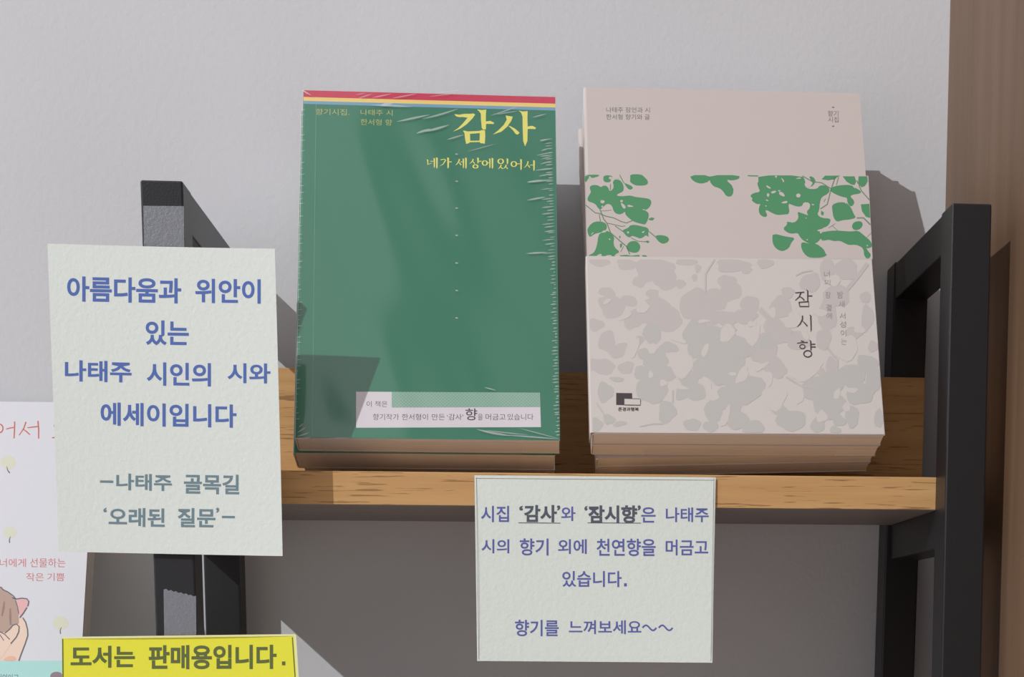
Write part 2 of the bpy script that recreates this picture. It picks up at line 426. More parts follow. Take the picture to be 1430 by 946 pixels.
# sub-title, brush strokes
mb = MB()
def V(x, y0, y1, w=16): stroke(mb, s1, [(x - 9, y0 + 3), (x, y0 + 6), (x, y1 - 12), (x - 2, y1)], [4, w + 2, w * 0.9, 3], 0, k, o)
def Hh(x0, x1, y, w=6): stroke(mb, s1, [(x0, y), (x1 - 4, y - 1), (x1, y)], [w, w, w + 3], 0, k, o)
def SS(x, y, sx=1.0, sy=1.0):
    stroke(mb, s1, [(x, y), (x - 4 * sx, y + 18 * sy), (x - 22 * sx, y + 40 * sy), (x - 42 * sx, y + 54 * sy)], [12, 12, 8, 2], 0, k, o)
    stroke(mb, s1, [(x - 8 * sx, y + 26 * sy), (x + 6 * sx, y + 38 * sy), (x + 18 * sx, y + 52 * sy)], [3, 9, 10], 0, k, o)
def OO(x, y, rx, ry):
    pts = ring(x, y, rx, ry, 20); stroke(mb, s1, pts, [5 + 9 * abs(math.cos(2 * math.pi * i / 20)) for i in range(20)], 0, k, o, True)
stroke(mb, s1, [(40, 695), (50, 700), (50, 742), (90, 728)], [6, 12, 10, 3], 0, k, o); Hh(74, 104, 712); V(112, 680, 775, 12); V(136, 674, 780, 14)           # ne
stroke(mb, s1, [(170, 698), (212, 692), (218, 700), (198, 735), (164, 758)], [7, 8, 12, 9, 2], 0, k, o); V(242, 674, 780); Hh(248, 276, 718, 8)               # ga
SS(348, 690, 0.9, 1.1); Hh(358, 382, 718); V(386, 684, 778, 12); V(410, 676, 782, 14)                                                                        # se
SS(478, 690, 0.85, 0.85); V(524, 676, 734, 14); Hh(528, 556, 712, 8); OO(500, 760, 22, 16)                                                                   # sang
OO(588, 728, 22, 22); Hh(610, 632, 726); V(636, 684, 778, 12); V(660, 678, 782, 14)                                                                          # e
OO(738, 712, 24, 22); V(802, 684, 740, 14); SS(742, 744, 0.7, 0.75); SS(790, 744, 0.8, 0.75)                                                                 # iss
OO(862, 738, 24, 24); Hh(890, 920, 736); V(930, 690, 796, 14)                                                                                                 # eo
SS(996, 712, 0.9, 1.15); Hh(1012, 1044, 748); V(1052, 700, 802, 14)                                                                                           # seo
facing(mb.build('subtitle_lettering', M_title, gb))
mb = MB()
text(mb, s1, '향기시집.', 440.6, 488, 151.6, 160.4, 0.02, 0.004); text(mb, s1, '나태주 시', 503.5, 548.3, 152.8, 161, 0.02, 0.004); text(mb, s1, '한서형 향', 503.5, 547.5, 166, 174.6, 0.02, 0.004)
facing(mb.build('author_lettering', M_smallyel, gb))
mb = MB()
mb.add([s1(497.3, 547.3), s1(753.9, 548.6), s1(755.4, 596.8), s1(497.3, 597.7)], [(0, 1, 2, 3)], 0)
mb.add([s2(547, 547.6), s2(753.6, 548.6), s2(754.2, 568.8), s2(547, 569.4)], [(0, 1, 2, 3)], 1)
facing(mb.build('cover_label', [M_label, M_mint], gb))
mb = MB()
b_ = -0.006
text(mb, s2, '이 책은', 512, 541, 560.4, 568.6, 0, b_)
for w, a, b in (('향기작가', 520.8, 557.1), ('한서형이', 561.3, 597.4), ('만든', 603.3, 621.1), ('‘감사’', 624.3, 646.9), ('을', 667.3, 674.2), ('머금고', 678.2, 706), ('있습니다', 708.8, 744.9)):
    text(mb, s2, w, a, b, 578.2, 587, -0.001, b_)
text(mb, s2, '향', 650, 666.4, 570.6, 587.2, 0, 0.006)
facing(mb.build('label_lettering', M_black, gb))

# ---- clear shrink wrap round the front green book
def wrap(parent, Wd, Ht, T, off=0.0007):
    mb = MB(); nx, ny = 30, 40
    vs = []; fs = []
    for j in range(ny + 1):
        for i in range(nx + 1):
            x = Wd * i / nx; y = Ht * j / ny
            e = min(i, nx - i, j, ny - j)
            w = off + (0.00022 * math.sin(17 * i / nx + 9 * j / ny) * math.sin(5 * j / ny + 1.3)) * (1 if e > 1 else 0.3)
            vs.append((x, y, w))
    for j in range(ny):
        for i in range(nx):
            a = j * (nx + 1) + i; fs.append((a, a + 1, a + nx + 2, a + nx + 1))
    mb.add(vs, fs)
    g = off * 0.8
    mb.add([(-g, -g, off), (Wd + g, -g, off), (Wd + g, -g, -T), (-g, -g, -T)], [(0, 1, 2, 3)])
    mb.add([(Wd + g, -g, off), (Wd + g, Ht + g, off), (Wd + g, Ht + g, -T), (Wd + g, -g, -T)], [(0, 1, 2, 3)])
    mb.add([(-g, Ht + g, off), (Wd + g, Ht + g, off), (Wd + g, Ht + g, -T), (-g, Ht + g, -T)], [(3, 2, 1, 0)])
    mb.add([(-g, -g, off), (-g, Ht + g, off), (-g, Ht + g, -T), (-g, -g, -T)], [(3, 2, 1, 0)])
    return mb.build('shrink_wrap', M_film, parent, smooth=True, local=True)
wr = wrap(gb, fg.W, fg.H, GT)
sw = fg.surf(0.00105)
mb = MB()
def crease_glint(p0, p1, w, k, o, lift=0.0003, bend=0.0, own=True):  # raised wrinkle whose glint is put into its white colour
    mb = MB() if own else ticks
    n = 7; a = Vector(p0); b = Vector(p1); d = (b - a); nn = Vector((-d.y, d.x)).normalized()
    vs = []
    for i in range(n):
        t_ = i / (n - 1); f = math.sin(math.pi * min(1, max(0.02, t_ * 0.96 + 0.02))) ** 0.8
        c = a + d * t_ + nn * bend * math.sin(math.pi * t_)
        for s_, h in ((-1, 0), (0, lift * f), (1, 0)):
            q = c + nn * s_ * w * f * 0.5
            vs.append(sw(o[0] + q.x / k, o[1] + q.y / k) + fg.N * h)
    fs = []
    for i in range(n - 1):
        for j in (0, 1): fs.append((i * 3 + j, i * 3 + j + 1, i * 3 + j + 4, i * 3 + j + 3))
    mb.add(vs, fs)
    if own: mb.build('film_crease_glint', M_crease_glint, wr, smooth=True)
ko = (6.755, (590, 120))
for p0, p1, w, b in (((15, 432), (250, 368), 22, 5), ((232, 507), (390, 462), 14, 0), ((0, 312), (340, 215), 16, 6), ((1108, 522), (1188, 502), 12, 0), ((1118, 612), (1198, 588), 12, 0),
                     ((1075, 657), (1228, 624), 10, 0), ((1118, 692), (1228, 664), 10, 0), ((1112, 738), (1228, 706), 12, 0), ((1065, 798), (1232, 776), 12, 0), ((1098, 852), (1232, 828), 12, 0),
                     ((990, 912), (1235, 884), 14, 0), ((1035, 298), (1168, 265), 12, 0), ((640, 280), (905, 190), 12, 4), ((420, 620), (700, 545), 8, 0), ((700, 270), (900, 235), 10, 0), ((140, 70), (420, 30), 10, 0), ((60, 100), (330, 70), 8, 0)):
    crease_glint(p0, p1, w, *ko, bend=b)
ko = (7.15, (400, 110))
for p0, p1, w in (((155, 112), (250, 170), 16), ((940, 265), (1060, 250), 34), ((850, 262), (1250, 280), 18), ((720, 195), (860, 150), 12), ((860, 190), (1050, 150), 12), ((1060, 195), (1300, 150), 12), ((690, 160), (790, 145), 9),
                  ((1100, 430), (1430, 360), 20), ((1300, 545), (1440, 500), 22)):
    crease_glint(p0, p1, w, *ko)
ko = (3.57, (400, 110))
random.seed(11); ticks = MB()
for i in range(92):
    y = 300 + i * 16.2 + random.uniform(-4, 4); x = 1322 + i * 0.43; l_ = random.choice((22, 34, 48, 60) if i < 38 else (10, 16, 22, 28))
    crease_glint((x - l_, y + l_ * 0.12), (x + 4, y), random.uniform(4, 7), *ko, own=False)
tag(ticks.build('edge_wrinkle_glints', M_crease_glint, wr, smooth=True), kind='stuff'); ticks = MB()  # small wrinkles along the edge, glints coloured in as white
for i in range(54):
    y = 160 + i * 29 + random.uniform(-9, 9)
    if y > 1760: break
    x = 72 - (y - 150) * 0.0175
    crease_glint((x, y), (x + random.choice((12, 18, 24)), y - 2), 4.5, *ko, own=False)
tag(ticks.build('edge_wrinkle_glints', M_crease_glint, wr, smooth=True), kind='stuff')
for p0, p1, w in (((1200, 606), (1292, 590), 9), ((1196, 872), (1300, 866), 9), ((1200, 515), (1280, 505), 8)): crease_glint(p0, p1, w, *ko)
for y in (375, 510, 644, 780, 918, 1055, 1192): crease_glint((842, y), (858, y + 3), 7, *ko)
ko = (4.767, (490, 540))
for p0, p1, w, b in (((840, 286), (1060, 328), 16, 4), ((1020, 322), (1385, 350), 9, 0), ((1120, 278), (1385, 348), 6, 0), ((888, 5), (968, 27), 8, 0), ((900, 290), (1180, 322), 7, 3)): crease_glint(p0, p1, w, *ko, bend=b)
ko = (4.3, (380, 560))
for p0, p1, w in (((152, 192), (205, 158), 10), ((150, 215), (230, 190), 9), ((160, 160), (190, 135), 8), ((150, 232), (240, 218), 6), ((340, 225), (470, 222), 5)): crease_glint(p0, p1, w, *ko)
# folded film across the foot of the stack
def foot(fr, pts, T0, T1, name, parent, m_, lift=0.0011):
    mb = MB()
    (xa, xb) = pts
    q = [fr.o + fr.X * a + fr.Y * -lift + fr.N * -b for a, b in ((xa, T0), (xb, T0), (xb, T1), (xa, T1))]
    mb.add(q, [(0, 1, 2, 3)]); return mb.build(name, m_, parent)
foot(fg, (0.0125, 0.1155), 0.0005, GT - 0.0004, 'film_fold', wr, M_flap)
foot(fg, (0.0125, 0.1145), GT + 0.0007, GT + 0.0186, 'film_fold', g2, M_flap, 0.0012)
# ---- ivory poetry books
fw = Frame((815, 122), (1200, 130), (827, 605.5), (1236, 608), -0.1167, 0.0743)
WT = 0.0112
wb = paperback('scented_book', fw.mat(), fw.W, fw.H, WT, M_ivory, 'ivory book with a band of green leaves on its cover, front of its stack', 'book', 'ivory books on the shelf')
w2 = paperback('scented_book', fw.mat(0.0001, -0.0003, -WT - 0.0002), fw.W - 0.0006, fw.H, 0.0112, M_ivory, 'ivory book pressed flush behind the front leaf-cover book', 'book', 'ivory books on the shelf')
rz = 0.026
w3 = paperback('scented_book', fw.mat(0.0030, -0.0022, -2 * WT - 0.0006, rz), fw.W - 0.0035, fw.H - 0.0060, 0.0102, M_ivory, 'third ivory book in the stack, set lower and jutting left at the top', 'book', 'ivory books on the shelf')
w4 = paperback('scented_book', fw.mat(0.0033, -0.0024, -2 * WT - 0.0112, rz), fw.W - 0.004, fw.H - 0.0100, 0.0100, M_ivory, 'rearmost ivory book of the stack, touching the white wall', 'book', 'ivory books on the shelf')
w1_ = fw.surf(0.00003); w2_ = fw.surf(0.00006); w3_ = fw.surf(0.00009)
# leaf band
kA, oA = 6.307, (805, 230); kR, oR = 6.305, (1030, 230); kB, oB = 3.178, (790, 110)
LA = [[(72, 90), (200, 88), (198, 102), (165, 112), (140, 118), (115, 108), (100, 130), (85, 155), (74, 150)],
      [(235, 125), (240, 100), (265, 93), (305, 97), (320, 108), (300, 125), (305, 150), (270, 158), (243, 150)],
      [(118, 190), (150, 178), (190, 182), (215, 200), (235, 185), (262, 185), (282, 205), (290, 235), (320, 220), (330, 190), (318, 165), (330, 135), (350, 130), (380, 135), (405, 160), (418, 200), (412, 235), (385, 250), (360, 260), (355, 275), (395, 280), (440, 275), (475, 272), (520, 285), (560, 290), (610, 295), (650, 305), (662, 335), (645, 375), (620, 395), (600, 402), (632, 420), (638, 450), (628, 490), (605, 530), (575, 522), (540, 515), (500, 500), (460, 470), (430, 440), (428, 410), (410, 430), (375, 440), (345, 430), (325, 405), (318, 375), (300, 350), (265, 345), (240, 370), (215, 395), (190, 385), (170, 350), (140, 335), (105, 325), (95, 300), (110, 270), (130, 240), (118, 215)],
      [(472, 85), (570, 85), (600, 110), (632, 145), (625, 175), (590, 185), (530, 185), (500, 175), (470, 150), (475, 120)],
      [(418, 160), (450, 172), (490, 190), (498, 208), (480, 222), (455, 215), (435, 190)],
      [(95, 570), (120, 530), (160, 502), (220, 500), (262, 520), (270, 555), (250, 590), (200, 600), (160, 610), (120, 640), (105, 620), (98, 595)],
      [(270, 580), (300, 600), (335, 640), (325, 680), (335, 730), (385, 770), (340, 790), (330, 824), (104, 824), (105, 800), (150, 780), (170, 745), (185, 690), (190, 640), (205, 605)],
      [(380, 824), (385, 800), (440, 795), (480, 803), (555, 795), (555, 822)], [(575, 800), (610, 797), (628, 815), (590, 818)],
      [(440, 720), (455, 690), (490, 672), (530, 675), (560, 705), (562, 740), (540, 775), (500, 778), (460, 765)],
      [(400, 580), (460, 555), (470, 535), (520, 530), (580, 545), (625, 555), (640, 580), (630, 610), (640, 640), (610, 620), (590, 640), (560, 652), (530, 640), (490, 625), (470, 645), (440, 630), (420, 605)],
      [(695, 625), (740, 620), (795, 630), (818, 655), (805, 685), (760, 700), (725, 680), (700, 650)],
      [(635, 478), (660, 465), (690, 472), (670, 492), (640, 490)], [(602, 680), (625, 668), (645, 680), (630, 692)], [(374, 632), (385, 625), (390, 642), (382, 652)], [(382, 700), (405, 695), (400, 725), (385, 735)]]
LR = [[(85, 93), (180, 95), (180, 105), (95, 103)],
      [(180, 95), (570, 95), (600, 150), (585, 180), (620, 215), (700, 215), (720, 185), (770, 180), (815, 215), (800, 255), (740, 285), (725, 330), (720, 400), (700, 440), (740, 470), (820, 475), (815, 510), (790, 545), (745, 560), (720, 590), (735, 620), (730, 660), (690, 695), (640, 700), (580, 670), (550, 640), (530, 600), (480, 610), (440, 600), (398, 565), (440, 525), (430, 500), (500, 515), (540, 470), (525, 415), (560, 425), (600, 440), (625, 450), (605, 415), (640, 380), (635, 335), (580, 330), (570, 365), (530, 372), (480, 355), (445, 340), (460, 435), (400, 440), (350, 445), (300, 425), (270, 405), (240, 400), (265, 450), (240, 465), (200, 445), (185, 410), (190, 370), (205, 345), (170, 350), (120, 315), (135, 300), (108, 275), (140, 250), (200, 240), (185, 205), (172, 165), (185, 150)],
      [(310, 605), (430, 635), (510, 645), (470, 690), (455, 735), (400, 765), (350, 750), (315, 710), (305, 660)],
      [(565, 680), (640, 698), (690, 693), (760, 745), (775, 785), (790, 795), (750, 820), (640, 822), (600, 800), (570, 760), (558, 715)],
      [(730, 660), (720, 600), (800, 585), (870, 580), (930, 585), (1000, 590), (1060, 580), (1110, 620), (1170, 670), (1190, 720), (1150, 740), (1130, 730), (1155, 770), (1175, 790), (1165, 820), (1140, 830), (1115, 805), (1110, 750), (1090, 725), (1040, 705), (980, 710), (940, 690), (900, 670), (850, 675), (800, 660), (760, 672)],
      [(830, 360), (860, 340), (900, 330), (960, 335), (1000, 380), (1020, 430), (1045, 470), (980, 485), (920, 490), (875, 505), (845, 470), (835, 410)],
      [(815, 215), (850, 190), (930, 178), (1000, 180), (1040, 205), (1090, 235), (1080, 255), (1010, 265), (990, 280), (1030, 320), (1020, 360), (990, 370), (965, 330), (965, 290), (920, 285), (860, 260), (825, 240)],
      [(925, 103), (1030, 103), (1045, 150), (1030, 180), (1000, 175), (960, 150)], [(1065, 103), (1143, 103), (1146, 150), (1120, 190), (1090, 200), (1062, 165)],
      [(1085, 350), (1160, 345), (1168, 470), (1130, 460), (1095, 410)], [(1005, 540), (1025, 505), (1080, 495), (1105, 520), (1090, 560), (1050, 580), (1015, 570)],
      [(740, 130), (770, 97), (905, 97), (880, 110), (850, 130), (800, 138)], [(630, 100), (670, 110), (690, 150), (660, 190), (640, 195), (665, 160), (640, 130)],
      [(735, 405), (760, 420), (755, 450), (735, 440)]]
LB = [[(548, 428), (640, 428), (640, 455), (600, 468), (565, 455)], [(640, 428), (772, 428), (770, 445), (740, 452), (710, 448), (745, 480), (742, 520), (715, 525), (695, 495), (680, 485), (655, 478), (638, 455)]]
mb = MB()
mb.add([w1_(817.6, 243.6), w1_(1212.6, 245.6), w1_(1218.6, 361.6), w1_(820.2, 359.6)], [(0, 1, 2, 3)], 3)
for P in LA: shape(mb, w2_, smooth_pts(P, 1) if len(P) > 6 else P, 0, kA, oA)
for P in LR: shape(mb, w2_, smooth_pts(P, 1) if len(P) > 6 else P, 0, kR, oR)
for P in LB: shape(mb, w2_, smooth_pts(P, 1), 0, kB, oB)
for P, w in (([(80, 355), (165, 425), (200, 430), (260, 455), (330, 470), (390, 500), (440, 515), (500, 490)], 9), ([(205, 390), (240, 480), (270, 520), (300, 600), (380, 670), (440, 720), (470, 790)], 10),
             ([(270, 515), (400, 545), (430, 540)], 7), ([(480, 645), (540, 675), (610, 680)], 7), ([(340, 540), (410, 590)], 8), ([(380, 90), (420, 165)], 8), ([(640, 590), (700, 640)], 9), ([(200, 440), (212, 500)], 8), ([(390, 770), (415, 720)], 6), ([(300, 170), (298, 225)], 8), ([(215, 410), (310, 402)], 5)):
    stroke(mb, w2_, P, w, 1, kA, oA)
for P, w in (([(860, 110), (820, 230), (790, 350), (730, 390)], 10), ([(890, 110), (870, 180)], 8), ([(1050, 140), (1090, 230), (1160, 310)], 10), ([(1050, 470), (1110, 470), (1170, 530)], 12), ([(570, 100), (660, 150), (740, 160), (820, 210)], 9), ([(860, 520), (800, 560)], 5), ([(830, 535), (880, 580)], 5), ([(1140, 640), (1178, 600)], 5), ([(760, 330), (775, 300)], 6)):
    stroke(mb, w2_, P, w, 1, kR, oR)
HA = [[(215, 310), (255, 320), (235, 345), (210, 335)], [(360, 262), (410, 258), (400, 275), (360, 278)], [(450, 350), (515, 370), (450, 375)], [(390, 330), (440, 370), (420, 395), (395, 360)], [(303, 170), (328, 165), (322, 212), (306, 215)], [(215, 365), (238, 360), (230, 385)],
      [(285, 108), (315, 105), (312, 128), (288, 130)], [(108, 100), (130, 105), (118, 140)], [(195, 790), (225, 785), (215, 822), (165, 815)], [(255, 800), (312, 795), (305, 824), (260, 824)], [(280, 655), (302, 650), (296, 668)], [(120, 625), (150, 590), (148, 608)], [(215, 600), (245, 575), (268, 590), (240, 600)],
      [(330, 90), (385, 88), (375, 128), (330, 125)], [(385, 315), (410, 310), (408, 330), (388, 332)], [(440, 590), (468, 590), (455, 612)], [(570, 595), (605, 582), (590, 605)], [(538, 516), (590, 530), (588, 545)], [(575, 395), (605, 392), (600, 405)]]
HR = [ring(535, 272, 20, 18, 14), [(250, 178), (297, 205), (285, 215), (255, 197)], [(260, 250), (282, 258), (275, 287), (256, 277)], [(243, 305), (277, 314), (260, 324)], [(363, 240), (400, 243), (422, 287), (368, 267)], [(383, 332), (440, 316), (436, 340), (395, 342)], [(728, 305), (762, 283), (752, 312)],
      [(585, 160), (640, 175), (640, 205), (600, 195)], [(690, 580), (765, 560), (738, 612), (730, 590)], [(648, 346), (682, 350), (660, 360)], [(290, 240), (330, 228), (345, 240), (305, 258)], [(345, 228), (380, 225), (375, 240)], [(325, 100), (350, 98), (340, 122)], [(380, 110), (412, 140), (405, 160), (395, 140)], [(500, 125), (555, 110), (560, 125)],
      [(600, 660), (622, 655), (615, 668)], [(595, 465), (612, 470), (602, 478)], [(680, 205), (705, 200), (695, 214)], [(1010, 185), (1040, 205), (1030, 210)], [(1050, 165), (1068, 175), (1062, 200)], [(775, 560), (800, 575), (795, 590)], [(940, 330), (968, 335), (950, 345)], [(240, 360), (262, 362), (250, 372)], [(1130, 715), (1150, 705), (1148, 722)]]
for P in HA: shape(mb, w3_, smooth_pts(P, 1), 2, kA, oA)
for P in HR: shape(mb, w3_, smooth_pts(P, 1), 2, kR, oR)
facing(mb.build('leaf_print', [M_leaf, M_stem, M_ivory, M_ivory], wb))
# cover lettering
mb = MB()
text(mb, w2_, '나태주 잠언과 시', 846.6, 907.4, 149.6, 157, 0.006, 0.0); text(mb, w2_, '한서형 향기와 글', 846.6, 907.4, 159.4, 167, 0.006, 0.0)
facing(mb.build('author_lettering', M_grey, wb)); mb = MB()
text(mb, w2_, '향기', 1156, 1170.6, 154.6, 162.6, 0, 0.0); text(mb, w2_, '시집', 1156.4, 1171, 163.4, 171, 0, 0.0)
for yy in (150.2, 176.6): stroke(mb, w2_, [(1162, yy), (1165, yy - 0.6)], 1.6)
facing(mb.build('corner_lettering', M_grey, wb))

# belly band round the lower half of the front ivory book
_lay = [0]
def layer(base):                  # each printed leaf lies a hair above the one before
    P0 = [fw.o + fw.N * base]
    def f(px, py): return UP(px, py, fw.o + fw.N * (base + 8e-7 * _lay[0]), fw.N)
    return f
b2_ = layer(0.00036); b3_ = layer(0.00036); b4_ = fw.surf(0.00056)
minv = wm(wb).inverted()
ztop = (minv @ fw.surf(0.0)(1020, 361)).y
mb = MB(); tB = 0.00012; z1 = 0.00034
prof = [(fw.W - 0.0003, z1), (-0.0004, z1), (-0.0011, z1 - 0.0006), (-0.0011, -WT - 0.0001), (-0.0011 + tB, -WT - 0.0001), (-0.0011 + tB, z1 - 0.0006), (-0.0003, z1 - tB), (fw.W - 0.0003, z1 - tB)]
n = len(prof); vs = [(x, y, z) for y in (0.0003, ztop) for x, z in prof]
mb.add(vs, [(i, (i + 1) % n, n + (i + 1) % n, n + i) for i in range(n)] + [(0, 1, 6, 7), (1, 2, 5, 6), (2, 3, 4, 5), (n, n + 7, n + 6, n + 1), (n + 1, n + 6, n + 5, n + 2), (n + 2, n + 5, n + 4, n + 3)])
band = mb.build('belly_band', M_band, wb, local=True)
bm = bmesh.new(); bm.from_mesh(band.data); bmesh.ops.recalc_face_normals(bm, faces=bm.faces); bm.to_mesh(band.data); bm.free()
mb = MB(); kC, oC = 3.941, (810, 360); kD, oD = 3.783, (1000, 360)
def clipx(P):                     # keep the leaf print inside the band
    out = []
    for x, y in P:
        t_ = (y - 361) / 246.0
        out.append((max(821 + 7 * t_, min(1217 + 18 * t_, x)), max(362.5, min(604.5, y))))
    return out
def leafpoly(cx, cy, rx, ry, rot):
    n = 16; out = []
    for i in range(n):
        a = 2 * math.pi * i / n; r = 1 + 0.10 * math.sin(3 * a + cx) + 0.06 * math.sin(5 * a + cy)
        x = rx * math.cos(a) * r; y = ry * math.sin(a) * r * (1 - 0.18 * math.cos(a))
        out.append((cx + x * math.cos(rot) - y * math.sin(rot), cy + x * math.sin(rot) + y * math.cos(rot)))
    return out
def GL(lst, k, o, mi, sf):
    for cx, cy, rx, ry, rot in lst:
        P = clipx([(o[0] + x / k, o[1] + y / k) for x, y in leafpoly(cx, cy, rx, ry, math.radians(rot))])
        shape(mb, sf, P, mi); _lay[0] += 1
GL([(110, 25, 60, 24, 5), (260, 35, 60, 34, 10), (410, 60, 110, 70, 0), (470, 120, 70, 60, 20), (330, 130, 40, 34, -30), (555, 145, 28, 26, 0), (632, 110, 16, 22, 0), (590, 20, 60, 26, 0), (810, 45, 50, 38, -10), (650, 60, 18, 24, 0),
    (150, 190, 48, 26, 10), (400, 200, 36, 28, 0), (180, 270, 72, 66, 30), (270, 240, 56, 30, 10), (130, 240, 30, 26, 0), (90, 370, 46, 34, 0), (350, 310, 90, 52, -20), (290, 350, 50, 44, 0), (420, 280, 100, 60, 10), (470, 340, 100, 70, 0),
    (640, 260, 90, 90, 0), (740, 230, 80, 60, 10), (830, 180, 60, 64, 0), (700, 330, 80, 60, 0), (150, 460, 46, 60, 10), (210, 510, 56, 36, -35), (130, 600, 66, 44, 10), (255, 605, 46, 34, -20), (75, 590, 34, 34, 0)], kC, oC, 0, b2_)
GL([(400, 420, 52, 60, 0), (490, 495, 54, 30, 5), (350, 530, 32, 34, 0), (330, 455, 22, 26, 20), (420, 560, 70, 60, 0), (420, 640, 110, 54, 0), (340, 630, 44, 34, 0), (400, 730, 90, 72, 0), (640, 420, 70, 80, 0), (720, 440, 80, 70, 0), (640, 500, 46, 60, 0), (790, 480, 90, 100, 0), (710, 600, 90, 70, 0), (770, 640, 70, 60, 0),
    (600, 670, 56, 60, 0), (640, 740, 56, 50, 0), (560, 750, 36, 36, 0), (480, 850, 50, 62, 10), (740, 840, 52, 70, 8), (140, 740, 46, 54, 0), (160, 890, 36, 26, 20), (90, 920, 36, 40, 0), (620, 920, 50, 34, 0), (720, 930, 44, 30, 0), (850, 800, 40, 100, 0), (860, 680, 60, 70, 0), (220, 915, 40, 14, -10), (205, 670, 40, 14, 5), (860, 560, 50, 70, 0)], kC, oC, 1, b2_)
GL([(90, 40, 90, 36, 0), (260, 30, 46, 26, 0), (160, 65, 30, 20, 0), (60, 130, 50, 40, 0), (380, 185, 34, 32, 0), (500, 130, 56, 50, -30), (345, 262, 58, 60, 0), (180, 250, 50, 50, 0), (160, 310, 60, 40, 0), (590, 60, 40, 70, 0), (690, 60, 60, 60, 0), (640, 200, 70, 60, 10), (590, 300, 50, 90, 0), (330, 390, 90, 60, 35), (440, 440, 60, 50, 0), (570, 430, 40, 60, 10), (800, 320, 34, 70, 5), (730, 400, 50, 36, -20), (830, 470, 28, 30, 0), (790, 210, 30, 30, 0),
    (60, 320, 70, 40, 0), (250, 480, 80, 80, 0), (300, 570, 90, 50, 40), (545, 598, 36, 20, 20), (610, 570, 32, 44, 0)], kD, oD, 0, b2_)
GL([(120, 480, 90, 60, 0), (270, 450, 44, 40, 0), (60, 600, 80, 70, 0), (160, 690, 100, 80, 0), (60, 740, 60, 60, 0), (330, 800, 50, 30, 20), (400, 860, 80, 56, 0), (540, 700, 90, 70, 20), (620, 650, 70, 60, 0), (600, 780, 90, 70, 0), (720, 620, 80, 60, -10), (760, 720, 70, 60, 0), (650, 860, 40, 30, 30), (830, 640, 40, 90, 0), (720, 840, 36, 60, 0), (540, 880, 36, 50, 20), (630, 915, 30, 24, 0), (320, 745, 26, 22, 0), (120, 860, 60, 50, 0), (200, 900, 60, 40, 0), (800, 560, 60, 46, 0), (860, 850, 24, 50, 0)], kD, oD, 1, b2_)
# gaps where the ivory ground shows between the leaves
GL([(400, 500, 26, 30, 20), (460, 690, 22, 18, 0), (540, 450, 50, 16, 20), (680, 350, 34, 10, -5), (570, 600, 50, 70, 30), (690, 510, 16, 40, 20), (390, 645, 14, 20, 0), (800, 400, 20, 36, 30), (250, 320, 40, 16, -30), (345, 270, 36, 36, -20), (150, 240, 24, 12, -30), (700, 700, 24, 50, -20), (560, 715, 36, 12, 10), (840, 640, 22, 10, 0), (300, 500, 20, 60, 20), (735, 760, 30, 30, 0)], kC, oC, 2, b3_)
GL([(480, 600, 90, 40, -25), (440, 720, 24, 56, 0), (310, 740, 70, 60, -30), (140, 620, 26, 50, 30), (280, 640, 20, 40, 0), (60, 400, 36, 50, 30), (410, 330, 40, 50, 30), (300, 290, 16, 30, 0), (470, 400, 16, 40, -20), (690, 480, 60, 70, 20), (550, 290, 40, 20, 10), (200, 410, 30, 60, 20), (640, 720, 16, 30, 20), (720, 700, 30, 14, 0), (690, 790, 20, 24, 0), (240, 575, 44, 14, -30), (190, 350, 24, 14, 0), (50, 840, 20, 60, 20), (620, 120, 40, 30, 0), (760, 380, 30, 20, 10), (560, 840, 30, 30, 10)], kD, oD, 2, b3_)
for P, w, kk, oo in (([(740, 10), (690, 90), (690, 190)], 10, kC, oC), ([(90, 800), (130, 860), (150, 920)], 8, kC, oC), ([(800, 320), (860, 400)], 10, kC, oC), ([(510, 730), (510, 800)], 10, kC, oC), ([(330, 930), (400, 915), (460, 915)], 6, kC, oC), ([(800, 30), (740, 110), (690, 170)], 22, kD, oD), ([(230, 270), (300, 340), (400, 400)], 26, kD, oD), ([(590, 480), (640, 540), (640, 620)], 12, kD, oD), ([(370, 630), (450, 680), (540, 690)], 10, kD, oD), ([(420, 95), (460, 75), (510, 68)], 8, kD, oD)):
    stroke(mb, b3_, clipx([(oo[0] + x / kk, oo[1] + y / kk) for x, y in P]), w / kk, 0); _lay[0] += 1
facing(mb.build('grey_leaf_print', [M_gleaf, M_gleaf2, M_band], band))
mb = MB()
# big vertical title in thin strokes
kT, oT = 3.783, (1000, 360)
def ts(P, w): stroke(mb, b4_, P, w, 0, kT, oT)
ts([(418, 186), (440, 184), (466, 182)], [5, 5, 6]); ts([(448, 184), (440, 206), (418, 226)], [7, 6, 3]); ts([(440, 204), (456, 214), (466, 226)], [3, 6, 7]); ts([(478, 170), (484, 176), (484, 232)], [4, 7, 6]); ts([(486, 202), (508, 202)], [5, 6])
ts([(438, 234), (442, 258), (490, 258), (488, 232), (438, 236)], [7, 6, 6, 7, 5])
ts([(456, 306), (456, 326), (444, 350), (428, 366)], [7, 7, 6, 2]); ts([(456, 334), (470, 348), (482, 362)], [3, 6, 7]); ts([(494, 302), (500, 308), (502, 378), (500, 392)], [4, 7, 6, 2])
ts([(448, 440), (464, 444)], [6, 6]); ts([(428, 452), (456, 449), (484, 448)], [5, 5, 6]); ts(ring(456, 470, 14, 11, 16) + [(470, 470)], 5); ts([(494, 436), (500, 442), (501, 490)], [4, 7, 6]); ts([(502, 458), (524, 457)], [5, 6]); ts([(502, 472), (526, 472)], [5, 6])
ts(ring(484, 508, 21, 17, 18) + [(505, 508)], 6)
facing(mb.build('title_lettering', M_black, band))
mb = MB()
